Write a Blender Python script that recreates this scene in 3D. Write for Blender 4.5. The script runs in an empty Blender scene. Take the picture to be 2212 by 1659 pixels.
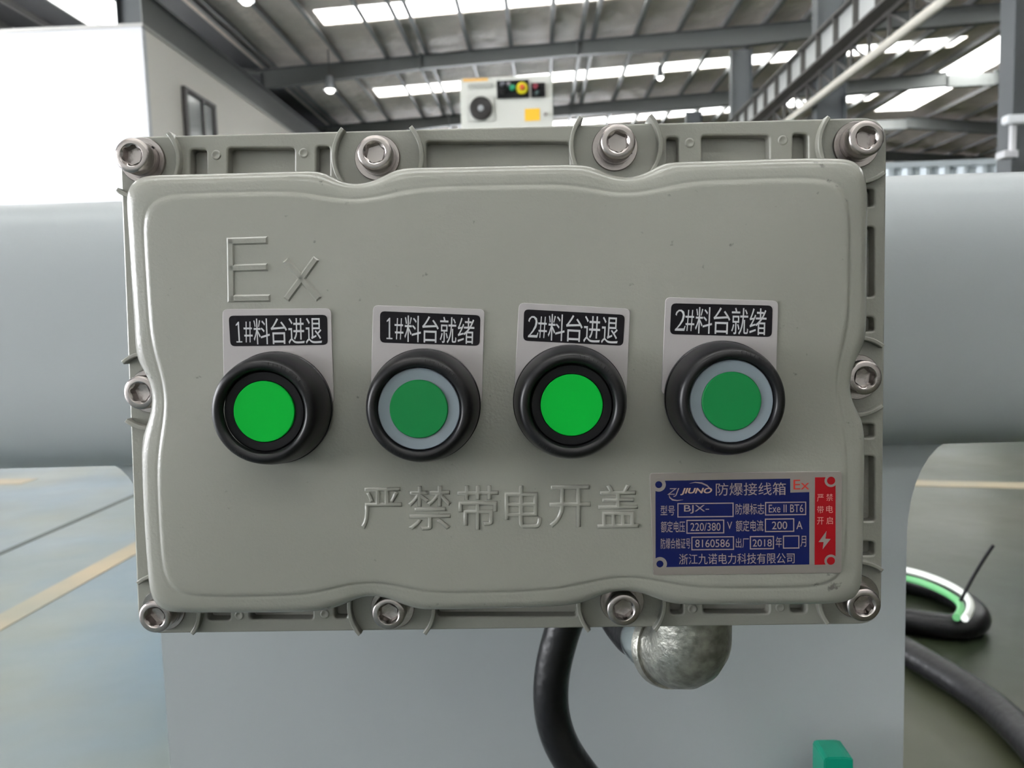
import bpy, bmesh, math, random
from mathutils import Vector, Matrix
random.seed(7)
S = bpy.context.scene
COL = S.collection
PI = math.pi

# ------------------------------------------------------------------ camera
FW, FH, F = 2212.0, 1659.0, 1700.0
CX, CY = FW/2, FH/2
CAM_H = 0.70
yc = Vector(((1170-CX)/F, (CY-672)/F, -1)).normalized()          # hall axis (+Y) seen by the camera
zc = Vector((-math.sin(math.radians(1.5)), math.cos(math.radians(1.5)), 0))
zc = (zc - yc*zc.dot(yc)).normalized()
xc = yc.cross(zc)
RC = Matrix((xc, yc, zc))                                        # camera axes -> world
CAM = Matrix.Translation((0, 0, CAM_H)) @ RC.to_4x4()
cd = bpy.data.cameras.new('camera')
cd.sensor_width = 36; cd.lens = F/FW*36; cd.clip_start = 0.02; cd.clip_end = 300
cd.dof.use_dof = True; cd.dof.focus_distance = 0.345; cd.dof.aperture_fstop = 17
cam = bpy.data.objects.new('camera', cd); COL.objects.link(cam)
cam.matrix_world = CAM
S.camera = cam

# ------------------------------------------------------------------ sky and exposure
w = bpy.data.worlds.new('world'); S.world = w; w.use_nodes = True
bg = w.node_tree.nodes['Background']
bg.inputs[0].default_value = (0.95, 0.965, 1.0, 1); bg.inputs[1].default_value = 17.5
S.view_settings.view_transform = 'Standard'; S.view_settings.look = 'None'
S.view_settings.gamma = 1; S.view_settings.use_curve_mapping = False
S.view_settings.exposure = 0.0
S.cycles.use_denoising = True
S.cycles.max_bounces = 5; S.cycles.diffuse_bounces = 4; S.cycles.glossy_bounces = 3; S.cycles.caustics_reflective = False; S.cycles.caustics_refractive = False; S.cycles.sample_clamp_indirect = 8
S.cycles.use_adaptive_sampling = True; S.cycles.adaptive_threshold = 0.03

# ------------------------------------------------------------------ helpers
def ray(px, py):
    return (RC @ Vector(((px-CX)/F, (CY-py)/F, -1)))
def onp(px, py, axis, val):
    d = ray(px, py); o = Vector((0, 0, CAM_H)); i = 'xyz'.index(axis)
    return o + d*((val-o[i])/d[i])

D = 0.34                                                         # distance camera - lid face
nb = -Vector(((1142-CX)/F, (CY-705)/F, -1)).normalized()
ub = Vector((-math.sin(math.radians(1.1)), math.cos(math.radians(1.1)), 0)); ub = (ub-nb*ub.dot(nb)).normalized()
xb = ub.cross(nb)
RB = Matrix((xb, ub, nb)).transposed()                           # box axes in camera space
OB = -nb*D
BOX = CAM @ (Matrix.Translation(OB) @ RB.to_4x4())
BR = RB.transposed()
def bp(px, py, z=0.0):
    """a point of the box at local height z (metres, + towards the front)"""
    r = BR @ Vector(((px-CX)/F, (CY-py)/F, -1))
    o = BR @ (-OB)
    t = (z-o.z)/r.z
    p = o + r*t
    return (p.x, p.y)

def mat(name, col, rough=0.5, metal=0.0, bump=0.0, bscale=50, var=0.0, vscale=5, spec=0.5, col2=None, trans=0.0, emit=None, estr=0, coat=0, detail=3, stretch=None):
    m = bpy.data.materials.new(name); m.use_nodes = True
    nt = m.node_tree; b = nt.nodes['Principled BSDF']
    c = (*col, 1)
    b.inputs['Base Color'].default_value = c; b.inputs['Roughness'].default_value = rough
    b.inputs['Metallic'].default_value = metal; b.inputs['Specular IOR Level'].default_value = spec
    b.inputs['Transmission Weight'].default_value = trans
    b.inputs['Coat Weight'].default_value = coat
    if emit: b.inputs['Emission Color'].default_value = (*emit, 1); b.inputs['Emission Strength'].default_value = estr
    tc = nt.nodes.new('ShaderNodeTexCoord')
    src = tc.outputs['Object']
    if stretch:
        mp = nt.nodes.new('ShaderNodeMapping'); mp.inputs['Scale'].default_value = stretch
        nt.links.new(src, mp.inputs['Vector']); src = mp.outputs[0]
    if var or col2:
        n = nt.nodes.new('ShaderNodeTexNoise'); n.inputs['Scale'].default_value = vscale; n.inputs['Detail'].default_value = 5
        nt.links.new(src, n.inputs['Vector'])
        r = nt.nodes.new('ShaderNodeValToRGB'); r.color_ramp.elements[0].position = 0.35; r.color_ramp.elements[1].position = 0.68
        r.color_ramp.elements[0].color = (*(col2 or [x*(1-var) for x in col]), 1)
        r.color_ramp.elements[1].color = c
        nt.links.new(n.outputs['Fac'], r.inputs[0]); nt.links.new(r.outputs[0], b.inputs['Base Color'])
    if bump:
        n = nt.nodes.new('ShaderNodeTexNoise'); n.inputs['Scale'].default_value = bscale; n.inputs['Detail'].default_value = detail
        nt.links.new(src, n.inputs['Vector'])
        bn = nt.nodes.new('ShaderNodeBump'); bn.inputs['Strength'].default_value = bump; bn.inputs['Distance'].default_value = 0.3/bscale
        nt.links.new(n.outputs['Fac'], bn.inputs['Height']); nt.links.new(bn.outputs[0], b.inputs['Normal'])
    return m

def finish(me, m, smooth=None):
    if m: me.materials.clear(); me.materials.append(m)
    if smooth is not None:
        me.shade_smooth(); me.set_sharp_from_angle(angle=math.radians(smooth))
    return me
def link(name, me, parent=None, loc=None, rot=None):
    o = bpy.data.objects.new(name, me); COL.objects.link(o)
    if parent: o.parent = parent
    if loc is not None: o.location = loc
    if rot is not None: o.rotation_euler = rot
    return o
def tag(o, label=None, cat=None, group=None, kind=None):
    if label: o['label'] = label
    if cat: o['category'] = cat
    if group: o['group'] = group
    if kind: o['kind'] = kind
    return o
def empty(name, loc=(0, 0, 0)):
    o = bpy.data.objects.new(name, None); COL.objects.link(o); o.location = loc; o.empty_display_size = 0.05
    return o

class MB:
    def __init__(s): s.bm = bmesh.new()
    def hexa(s, p):           # 8 points: bottom 4 ccw, top 4 ccw
        v = [s.bm.verts.new(q) for q in p]
        for f in ((3, 2, 1, 0), (4, 5, 6, 7), (0, 1, 5, 4), (1, 2, 6, 5), (2, 3, 7, 6), (3, 0, 4, 7)): s.bm.faces.new([v[i] for i in f])
        return s
    def box(s, x0, x1, y0, y1, z0, z1):
        return s.hexa([(x0, y0, z0), (x1, y0, z0), (x1, y1, z0), (x0, y1, z0), (x0, y0, z1), (x1, y0, z1), (x1, y1, z1), (x0, y1, z1)])
    def prism(s, poly, z0, z1, axis='z'):
        def P(a, b, c): return (a, b, c) if axis == 'z' else ((a, c, b) if axis == 'y' else (c, a, b))
        a = [s.bm.verts.new(P(x, y, z0)) for x, y in poly]; b = [s.bm.verts.new(P(x, y, z1)) for x, y in poly]
        n = len(poly)
        s.bm.faces.new(a[::-1]); s.bm.faces.new(b)
        for i in range(n): s.bm.faces.new((a[i], a[(i+1) % n], b[(i+1) % n], b[i]))
        return s
    def lathe(s, prof, c=(0, 0), seg=48, capend=True):
        rings = []
        for r, z in prof:
            if r < 1e-7: rings.append([s.bm.verts.new((c[0], c[1], z))])
            else: rings.append([s.bm.verts.new((c[0]+r*math.cos(2*PI*i/seg), c[1]+r*math.sin(2*PI*i/seg), z)) for i in range(seg)])
        for a, b in zip(rings, rings[1:]):
            for i in range(seg):
                j = (i+1) % seg
                if len(a) == 1 and len(b) == 1: continue
                if len(a) == 1: s.bm.faces.new((a[0], b[j], b[i])) if False else s.bm.faces.new((a[0], b[i], b[j]))
                elif len(b) == 1: s.bm.faces.new((a[i], a[j], b[0]))
                else: s.bm.faces.new((a[i], a[j], b[j], b[i]))
        return s
    def mesh(s, m=None, smooth=None, bevel=0, seg=2, name='mesh', recalc=True):
        if bevel:
            bmesh.ops.bevel(s.bm, geom=[e for e in s.bm.edges], offset=bevel, segments=seg, affect='EDGES', clamp_overlap=True)
        if recalc: bmesh.ops.recalc_face_normals(s.bm, faces=s.bm.faces[:])
        me = bpy.data.meshes.new(name); s.bm.to_mesh(me); s.bm.free()
        return finish(me, m, smooth)

def from_curve(cu, m, smooth=None, keep=False):
    o = bpy.data.objects.new('tmp', cu); COL.objects.link(o)
    dg = bpy.context.evaluated_depsgraph_get()
    me = bpy.data.meshes.new_from_object(o.evaluated_get(dg))
    bpy.data.objects.remove(o)
    if not keep: bpy.data.curves.remove(cu)
    return finish(me, m, smooth)
def fill(polys, z, depth, m, bevel=0.0, smooth=None, bres=2):
    """flat shape with holes (2D curve), top at z+depth"""
    cu = bpy.data.curves.new('c', 'CURVE'); cu.dimensions = '2D'; cu.fill_mode = 'BOTH'
    for p in polys:
        sp = cu.splines.new('POLY'); sp.points.add(len(p)-1); sp.use_cyclic_u = True
        for q, (x, y) in zip(sp.points, p): q.co = (x*100, y*100, 0, 1)   # curve filling works in larger units
    cu.extrude = max(1e-4, (depth/2-bevel)*100); cu.bevel_depth = bevel*100; cu.bevel_resolution = bres
    if bevel: cu.offset = -bevel*100
    me = from_curve(cu, m)
    for v in me.vertices: v.co = Vector((v.co.x/100, v.co.y/100, v.co.z/100+z+depth/2))
    return finish(me, m, smooth)
def tube(pts, r, m, res=10, cyclic=False, taper=None):
    cu = bpy.data.curves.new('c', 'CURVE'); cu.dimensions = '3D'
    sp = cu.splines.new('NURBS'); sp.points.add(len(pts)-1)
    for i, (q, p) in enumerate(zip(sp.points, pts)): q.co = (*p, 1); q.radius = taper[i] if taper else 1
    sp.use_endpoint_u = not cyclic; sp.use_cyclic_u = cyclic; sp.order_u = 4; sp.resolution_u = res
    cu.bevel_depth = r; cu.bevel_resolution = 6; cu.use_fill_caps = True
    return from_curve(cu, m, 60)
def rrect(cx, cy, hw, hh, r, n=5):
    out = []
    for sx, sy, a0 in ((1, 1, 0), (-1, 1, 90), (-1, -1, 180), (1, -1, 270)):
        for i in range(n+1):
            a = math.radians(a0+90*i/n); out.append((cx+sx*(hw-r)+r*math.cos(a), cy+sy*(hh-r)+r*math.sin(a)))
    return out
def rquad(q, r, n=5):
    """rounded quadrilateral through four 2D corners"""
    out = []
    for i in range(4):
        p = Vector(q[i]); a = (Vector(q[i-1])-p).normalized(); b = (Vector(q[(i+1) % 4])-p).normalized()
        s, e = p+a*r, p+b*r
        for k in range(n+1):
            t = k/n; u = (1-t)
            # weight towards the corner for a near-circular arc
            out.append(tuple(s*u*u + (p*0.95+(s+e)*0.025)*2*u*t + e*t*t))
    return out
def smooth_path(p, it=2):
    for _ in range(it):
        q = []
        for a, b in zip(p, p[1:]+p[:1]):
            q += [(a[0]*.75+b[0]*.25, a[1]*.75+b[1]*.25), (a[0]*.25+b[0]*.75, a[1]*.25+b[1]*.75)]
        p = q
    return p
def resample(p, n):
    L = [0]
    for a, b in zip(p, p[1:]+p[:1]): L.append(L[-1]+math.dist(a, b))
    out = []; k = 0
    for i in range(n):
        s = L[-1]*i/n
        while L[k+1] < s: k += 1
        t = (s-L[k])/max(1e-12, L[k+1]-L[k]); a = p[k]; b = p[(k+1) % len(p)]
        out.append((a[0]+(b[0]-a[0])*t, a[1]+(b[1]-a[1])*t))
    return out

def text_mesh(s, quad, z, depth, m, bevel=0.0, shear=0.0, thin=0.0, smooth=None, glyph=None):
    """lettering stretched into the quad TL,TR,BR,BL (2D local points)"""
    cu = bpy.data.curves.new('t', 'FONT'); cu.body = s; cu.shear = shear; cu.offset = thin
    cu.extrude = 0.05 if depth and not bevel else 0; cu.bevel_depth = bevel; cu.bevel_resolution = 1; cu.resolution_u = 4
    me = from_curve(cu, m)
    fit_quad(me, quad, z, depth)
    return finish(me, m, smooth)
def fit_quad(me, quad, z, depth):
    X = [v.co.x for v in me.vertices]; Y = [v.co.y for v in me.vertices]; Z = [v.co.z for v in me.vertices]
    x0, x1, y0, y1, z0, z1 = min(X), max(X), min(Y), max(Y), min(Z), max(Z)
    TL, TR, BRr, BL = [Vector(q) for q in quad]
    for v in me.vertices:
        u = (v.co.x-x0)/(x1-x0); t = (v.co.y-y0)/(y1-y0)
        p = (BL*(1-u)+BRr*u)*(1-t)+(TL*(1-u)+TR*u)*t
        v.co = (p.x, p.y, z+((v.co.z-z0)/(z1-z0)*depth if z1 > z0 else 0))

# ------------------------------------------------------------------ materials
M_paint = mat('grey green hammered paint', (0.250, 0.247, 0.218), 0.25, bump=0.3, bscale=800, spec=0.5, detail=2)
M_steel = mat('stainless', (0.40, 0.365, 0.35), 0.24, 1.0, bump=0.1, bscale=500)
M_zinc = mat('galvanised', (0.40, 0.395, 0.35), 0.36, 0.85, bump=0.5, bscale=260, col2=(0.22, 0.22, 0.195), vscale=170)
M_zinc2 = mat('bright zinc', (0.62, 0.68, 0.68), 0.22, 1.0)
M_black = mat('black plastic', (0.005, 0.005, 0.006), 0.34, bump=0.05, bscale=900, spec=0.32)
M_blackm = mat('matt black plastic', (0.004, 0.004, 0.005), 0.6, spec=0.2)
M_greenA = mat('bright green lens', (0.002, 0.41, 0.038), 0.5, spec=0.1)
M_greenB = mat('dark green lens', (0.006, 0.18, 0.046), 0.40, spec=0.2)
M_ring = mat('grey translucent ring', (0.19, 0.225, 0.255), 0.4, spec=.3)
M_label = mat('silver label', (0.40, 0.375, 0.375), 0.45, 0.25)
M_lblack = mat('label black', (0.006, 0.005, 0.007), 0.5, spec=0.15)
M_letter = mat('silver lettering', (0.54, 0.54, 0.555), 0.45, 0.1)
M_alu = mat('aluminium plate', (0.34, 0.305, 0.285), 0.28, 0.6)
M_blue = mat('navy enamel', (0.004, 0.008, 0.066), 0.4, spec=0.2)
M_red = mat('red enamel', (0.26, 0.004, 0.008), 0.4, spec=0.2)
M_npl = mat('plate lettering', (0.33, 0.26, 0.24), 0.4, 0.3)
M_logo = mat('logo lettering', (0.55, 0.38, 0.29), 0.35, 0.5)
M_mach = mat('machine grey paint', (0.385, 0.412, 0.425), 0.38, bump=0.08, bscale=300, spec=0.4)
M_rubber = mat('black rubber', (0.006, 0.006, 0.007), 0.34, bump=0.3, bscale=60, spec=0.3)
M_wwire = mat('white wire', (0.8, 0.82, 0.78), 0.45)
M_gwire = mat('green wire', (0.10, 0.34, 0.13), 0.45)
M_teal = mat('teal plastic', (0.0, 0.22, 0.14), 0.35)

# ================================================================== the hall
# floor
def floor_mat():
    m = mat('green epoxy floor', (0.048, 0.047, 0.026), 0.24, col2=(0.014, 0.024, 0.012), vscale=0.9, bump=0.05, bscale=3, spec=0.34)
    nt = m.node_tree; b = nt.nodes['Principled BSDF']
    old = b.inputs['Base Color'].links[0].from_socket                 # sky reflection painted into the left side's paler bluish colour, olive on the right
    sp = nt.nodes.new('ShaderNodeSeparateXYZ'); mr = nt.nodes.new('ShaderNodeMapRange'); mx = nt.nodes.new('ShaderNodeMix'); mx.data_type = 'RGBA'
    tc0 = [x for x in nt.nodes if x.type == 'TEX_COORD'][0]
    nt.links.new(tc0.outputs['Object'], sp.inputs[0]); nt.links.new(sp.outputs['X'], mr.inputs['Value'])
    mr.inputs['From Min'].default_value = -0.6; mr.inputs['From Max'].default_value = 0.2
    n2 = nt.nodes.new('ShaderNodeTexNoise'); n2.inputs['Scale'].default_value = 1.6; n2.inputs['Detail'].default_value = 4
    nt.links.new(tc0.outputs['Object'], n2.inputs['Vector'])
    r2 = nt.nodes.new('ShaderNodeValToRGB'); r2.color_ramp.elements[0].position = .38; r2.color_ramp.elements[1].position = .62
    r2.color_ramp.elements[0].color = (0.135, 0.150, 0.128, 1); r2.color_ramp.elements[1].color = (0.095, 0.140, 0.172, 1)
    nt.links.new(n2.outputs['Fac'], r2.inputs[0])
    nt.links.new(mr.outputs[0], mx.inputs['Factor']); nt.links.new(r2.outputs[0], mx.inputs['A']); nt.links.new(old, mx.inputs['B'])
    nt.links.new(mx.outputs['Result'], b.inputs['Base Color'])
    n = nt.nodes.new('ShaderNodeTexNoise'); n.inputs['Scale'].default_value = 2.3; n.inputs['Detail'].default_value = 6
    tc = [x for x in nt.nodes if x.type == 'TEX_COORD'][0]
    nt.links.new(tc.outputs['Object'], n.inputs['Vector'])
    r = nt.nodes.new('ShaderNodeMapRange'); r.inputs['To Min'].default_value = 0.22; r.inputs['To Max'].default_value = 0.48
    nt.links.new(n.outputs['Fac'], r.inputs['Value']); nt.links.new(r.outputs[0], b.inputs['Roughness'])
    return m
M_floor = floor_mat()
M_yel = mat('worn yellow paint', (0.34, 0.255, 0.15), 0.45, col2=(0.20, 0.19, 0.14), vscale=3)
M_joint = mat('floor joint', (0.05, 0.06, 0.055), 0.6)
XL, XR, YB, YE = -16.0, 42.0, -9.0, 62.0
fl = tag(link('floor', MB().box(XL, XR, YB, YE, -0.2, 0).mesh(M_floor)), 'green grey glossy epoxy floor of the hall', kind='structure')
def strip(pa, pb, wd, m, name):
    a = onp(*pa, 'z', 0); b = onp(*pb, 'z', 0); d = (b-a).normalized(); n = Vector((-d.y, d.x, 0))*wd/2
    a = a-d*3; b = b+d*3
    q = [a-n, b-n, b+n, a+n]
    link(name, MB().hexa([(p.x, p.y, 0.0) for p in q]+[(p.x, p.y, 0.0015) for p in q]).mesh(m), fl)
strip((0, 1345), (300, 1180), 0.075, M_yel, 'painted_line')
strip((2020, 1045), (2212, 1049), 0.10, M_yel, 'painted_line')
a = onp(0, 1041, 'z', 0); b = onp(66, 1039, 'z', 0)
link('painted_line', MB().box(a.x-4, b.x, a.y-.06, a.y+.06, 0, .0015).mesh(M_yel), fl)
strip((0, 1196), (285, 1072), 0.022, M_joint, 'floor_joint')

# roof: eave line at x=-8.6, rising to the ridge; a second span beyond the eave to the left
XE, ZE, SL, XRG = -8.6, 8.55, 0.045, 16.0
XRG2 = 17.8
def onroof(px, py):
    d = ray(px, py); t = (ZE-CAM_H-SL*XE)/(d.z-SL*d.x); return d*t
def zr(x):
    if x < XE: return ZE+0.10*(XE-x)
    if x <= XRG: return ZE+SL*(x-XE)
    if x <= XRG2: return ZE+SL*(XRG-XE)
    return ZE+SL*(XRG-XE)-0.1*(x-XRG2)
M_roof = mat('roof insulation foil', (0.88, 0.79, 0.73), 0.6, bump=0.9, bscale=2.2, var=0.12, vscale=1.5, detail=5)
M_purl = mat('galvanised purlin', (0.30, 0.30, 0.30), 0.5, 0.2)
M_raft = mat('grey painted steel', (0.15, 0.158, 0.155), 0.5)
M_sky = bpy.data.materials.new('translucent skylight sheet'); M_sky.use_nodes = True
nt = M_sky.node_tree; nt.nodes.remove(nt.nodes['Principled BSDF'])
tr = nt.nodes.new('ShaderNodeBsdfTranslucent'); tr.inputs[0].default_value = (0.92, 0.92, 0.89, 1)
nt.links.new(tr.outputs[0], nt.nodes['Material Output'].inputs[0])

FR = [-4.8, 2.6, 10.4, 17.4, 24.8, 32.2, 39.6, 47.0, 54.4]          # frames
PX = [-8.3]+[onroof(x, 0).x for x in (445, 545, 640, 765, 838, 872, 985, 1090, 1191, 1262, 1292, 1393, 1490, 1590)]+[6.9, 8.1, 9.3, 10.5, 11.7, 12.9, 14.1, 15.3]
SKY = [-7.1, 0.0, 7.2, 14.4, 21.65, 28.95, 36.1, 43.3, 50.5]                          # cross strips of skylight sheet
SX0, SX1, SW = -5.75, 14.8, 1.10
bmr = MB()
def rquadf(x0, x1, y0, y1, t=0.06):
    bmr.hexa([(x0, y0, zr(x0)), (x1, y0, zr(x1)), (x1, y1, zr(x1)), (x0, y1, zr(x0)), (x0, y0, zr(x0)+t), (x1, y0, zr(x1)+t), (x1, y1, zr(x1)+t), (x0, y1, zr(x0)+t)])
rquadf(XE, SX0, YB, YE); rquadf(SX1, XRG, YB, YE)
ys = [YB]+[v for s in SKY for v in (s-SW/2, s+SW/2)]+[YE]
for i in range(0, len(ys), 2): rquadf(SX0, SX1, ys[i], ys[i+1])
rquadf(XRG2, XR, YB, YE); rquadf(XRG, XRG2, 39, YE); rquadf(XRG, XRG2, YB, 8)
ceil_ = tag(link('ceiling', bmr.mesh(M_roof)), 'low pitched roof lined with crumpled pale insulation', kind='structure')
bmr = MB()
rquadf(-10.2, XE-0.001, YB, YE); rquadf(XL, -12.0, YB, YE); rquadf(-12.0, -10.2, 22, YE); rquadf(-12.0, -10.2, YB, 6)
link('side_bay_roof', bmr.mesh(mat('dark bare sheet', (0.12, 0.125, 0.14), .5)), ceil_)
def sky_pane(x0, x1, y0, y1):
    mb = MB(); e = 0.005
    mb.hexa([(x0, y0, zr(x0)+.03), (x1, y0, zr(x1)+.03), (x1, y1, zr(x1)+.03), (x0, y1, zr(x0)+.03), (x0, y0, zr(x0)+.03+e), (x1, y0, zr(x1)+.03+e), (x1, y1, zr(x1)+.03+e), (x0, y1, zr(x0)+.03+e)])
    link('skylight_pane', mb.mesh(M_sky), ceil_)
pp = [SX0]+[p for p in PX if SX0+.1 < p < SX1-.1]+[SX1]
for s in SKY:
    for a, b in zip(pp, pp[1:]): sky_pane(a, b, s-SW/2, s+SW/2)
yy = 8.0
while yy < 39: sky_pane(XRG, XRG2, yy, min(39, yy+3.1)); yy += 3.1
yy = 6.0
while yy < 22: sky_pane(-12.0, -10.2, yy, min(22, yy+4)); yy += 4
for i, x in enumerate(PX):
    mb = MB(); z = zr(x)
    wdt = 0.11
    mb.box(x-.012, x+.012, YB, YE, z-.17, z-.002)                    # Z section: web, lower lip
    mb.box(x-.012, x+wdt, YB, YE, z-.18, z-.168)
    link('purlin', mb.mesh(M_purl), ceil_)
for x in (18.8, 20.4, 22, 23.6, 25.2, 27, 29, 31, 34, 37, -9.6, -10.2, -12, -13.4, -14.8):
    z = zr(x); link('purlin', MB().box(x-.03, x+.03, YB, YE, z-.18, z-.01).mesh(M_purl), ceil_)
# sag rods tie purlins; rafters
for y in FR:
    mb = MB()
    def raft(x0, x1, d0, d1):
        za, zb = zr(x0)-.19, zr(x1)-.19
        for (ya, yb, t0, t1, top) in ((y-.01, y+.01, d0, d1, 0), (y-.13, y+.13, .02, .02, 0), (y-.13, y+.13, .02, .02, 1)):
            o0 = 0 if not top else d0; o1 = 0 if not top else d1
            mb.hexa([(x0, ya, za-o0-t0), (x1, ya, zb-o1-t1), (x1, yb, zb-o1-t1), (x0, yb, za-o0-t0), (x0, ya, za-o0), (x1, ya, zb-o1), (x1, yb, zb-o1), (x0, yb, za-o0)])
    raft(XE, -3.5, .58, .38); raft(-3.5, 1.3, .38, .38); raft(1.3, 6.2, .38, .55); raft(6.2, 11, .55, .4); raft(11, XRG, .5, .5)
    mb.box(XRG, XRG2, y-.1, y+.1, zr(XRG)-.75, zr(XRG)-.3)
    raft(XRG2, XR, .5, .5)
    raft(XL, XE-.01, .5, .6)
    for xs in (-3.5, 1.3):                                            # splice plates
        mb.box(xs-.03, xs+.03, y-.15, y+.15, zr(xs)-.64, zr(xs)-.16)
    link('rafter', mb.mesh(M_raft), ceil_)

# columns (I sections)
M_col = mat('blue grey column paint', (0.085, 0.093, 0.10), 0.5)
def column(x, y, h, d, fw, lab):
    e = empty('column', (x, y, 0)); tag(e, lab, kind='structure')
    link('web', MB().box(-d/2+.02, d/2-.02, -.012, .012, 0, h).mesh(M_col), e)
    for s in (-1, 1):
        link('flange', MB().box(min(s*d/2, s*(d/2-.025)), max(s*d/2, s*(d/2-.025)), -fw/2, fw/2, 0, h).mesh(M_col), e)
    link('base_plate', MB().box(-d/2-.08, d/2+.08, -fw/2-.08, fw/2+.08, 0, .03).mesh(M_col), e)
    return e
LABR = ['grey steel column cut by the edge of the picture, with the flood lamp on it', 'grey steel column rising out of the top of the picture behind the crane girder',
        'grey steel column between the bright skylight strip and the crane girder', 'short looking grey steel column far down the hall, before the girder end', 'farthest grey steel column of the row beside the crane girder']
LABL = ['grey steel column at the near top corner of the white office block', 'grey steel column carrying the rafter end above the beige office side', 'farthest grey steel column above the end of the office block']
for i, y in enumerate((10.4, 17.4, 24.8, 32.2, 39.6)): column(6.2, y, zr(6.2)-.85, .62, .32, LABR[i])
for i, y in enumerate((17.4, 24.8, 32.2)): column(XE-.1, y, ZE-.3, .55, .3, LABL[i])
lg = tag(empty('eave_girder', (-8.3, 0, 6.85)), 'dark grey girder along the eave above the white office block', 'girder')
link('girder_web', MB().box(-.02, .02, 17, 58, 0, .8).mesh(M_raft), lg)
link('girder_flange', MB().box(-.12, .12, 17, 58, .8, .84).mesh(M_raft), lg)
link('girder_flange', MB().box(-.12, .12, 17, 58, -.04, 0).mesh(M_raft), lg)
# end and right walls
M_wallf = mat('dim cladding', (0.16, 0.15, 0.14), 0.7)
tag(link('wall_back', MB().box(XL, XR, YE, YE+.2, 6.5, 11).box(XL, -9, YE, YE+.2, 0, 6.5).box(6, XR, YE, YE+.2, 0, 6.5).mesh(M_wallf)), 'dim cladding wall at the far end', kind='structure')  # unseen opening added in the far end to light ceiling and floor
tag(link('wall_front', MB().box(XL, XR, YB-.2, YB, 0, 11).mesh(mat('pale cladding', (.62, .62, .60), .7))), 'pale cladding wall behind the camera', kind='structure')  # unseen wall, made pale to bounce soft fill onto the box front
tag(link('wall_right', MB().box(XR, XR+.2, YB, YE, 0, 11).mesh(M_wallf)), 'dim cladding wall on the far right side', kind='structure')

tag(link('wall_left', MB().box(XL-.2, XL, YB, YE, 6.0, 11).box(XL-.2, XL, 10, YE, 0, 6.0).mesh(M_wallf)), 'dim cladding wall on the left side with a wide open gate', kind='structure')
# white office block inside the hall
M_white = mat('white wall panel', (0.62, 0.62, 0.64), 0.6)
M_beige = mat('beige wall panel', (0.80, 0.765, 0.715), 0.65)
M_dark = mat('dark window frame', (0.05, 0.045, 0.045), 0.5)
M_glass = mat('window glass', (0.35, 0.36, 0.36), 0.15)
c0 = onp(306, 57, 'y', 16.0); BX, BZ = c0.x, c0.z
ob = tag(empty('office_block', (BX, 16, 0)), 'white office block with a beige long side standing in the hall', 'building')
link('front_wall', MB().box(-7.2, 0, 0, .15, 0, BZ).mesh(M_white), ob)
link('side_wall', MB().box(-.15, 0, .15, 30, 0, BZ).mesh(M_beige), ob)
link('roof', MB().box(-7.2, .03, -.03, 30, BZ, BZ+.06).mesh(mat('roof edge', (0.45, 0.44, 0.42), .6)), ob)
wa = onp(395, 199, 'x', BX); wb = onp(456, 232, 'x', BX)
wy0, wy1, wz1 = wa.y-16, wb.y-16, (wa.z+wb.z)/2; wz0 = wz1-1.7
wn = link('window', MB().box(0, .04, wy0, wy1, wz0, wz1).mesh(M_glass), ob)
mb = MB(); t = .09
mb.box(0, .09, wy0-t, wy0+t*.6, wz0, wz1); mb.box(0, .09, wy1-t*.6, wy1+t, wz0, wz1); mb.box(0, .09, wy0-t, wy1+t, wz1, wz1+t); mb.box(0, .09, wy0-t, wy1+t, wz0-t, wz0)
link('window_frame', mb.mesh(M_dark), wn)
ym = wy0*.42+wy1*.58
link('mullion', MB().box(0, .08, ym-.05, ym+.05, wz0, wz1).mesh(M_dark), wn)

# crane girder along the column row with pale web panels and stiffeners
M_gird = mat('pale girder web', (0.55, 0.56, 0.55), 0.5)
M_gdark = mat('dark girder steel', (0.085, 0.08, 0.075), 0.6)
GX = 5.62
gt = onp(1846, 0, 'x', GX).z; gb = onp(1926, 0, 'x', GX).z
gd = tag(empty('crane_girder', (GX, 0, gb)), 'long crane girder with pale web panels and dark stiffeners beside the columns', 'girder')
GH = gt-gb
link('top_flange', MB().box(-.14, .14, -6, 60, GH-.04, GH).mesh(M_gdark), gd)
link('bottom_flange', MB().box(-.12, .12, -6, 60, 0, .04).mesh(M_gdark), gd)
y = 7.0; k = 0
while y < 40:
    link('web_panel', MB().box(-.012, .012, y, y+.92, .04, GH-.04).mesh(M_gird), gd)
    link('stiffener', MB().box(-.11, .11, y-.02, y+.02, .04, GH-.04).mesh(M_gdark), gd)
    y += .92
link('rail', MB().box(-.03, .03, -6, 60, GH, GH+.1).mesh(M_gdark), gd)
# dark lattice walkway truss and pale pipe beyond it
tx = 5.80
t0 = onp(1960, 0, 'x', tx).z
tr_ = tag(empty('lattice_truss', (tx, 0, t0)), 'dark lattice truss running along below the crane girder', 'truss')
link('top_chord', MB().box(-.04, .04, -6, 60, .0, .08).mesh(M_gdark), tr_)
link('bottom_chord', MB().box(-.04, .04, -6, 60, -.5, -.42).mesh(M_gdark), tr_)
y = 8.0
while y < 40:
    link('diagonal', MB().hexa([(-.025, y, -.42), (.025, y, -.42), (.025, y+.06, -.42), (-.025, y+.06, -.42), (-.025, y+.7, 0), (.025, y+.7, 0), (.025, y+.76, 0), (-.025, y+.76, 0)]).mesh(M_gdark), tr_)
    link('post', MB().box(-.025, .025, y+.74, y+.80, -.42, 0).mesh(M_gdark), tr_)
    y += .8
p0 = onp(2041, 0, 'x', 5.6)
cp = MB().lathe([(0, 0), (.075, 0), (.075, 55), (0, 55)], seg=14).mesh(mat('cream pipe', (0.70, 0.66, 0.58), .5), 40)
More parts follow.
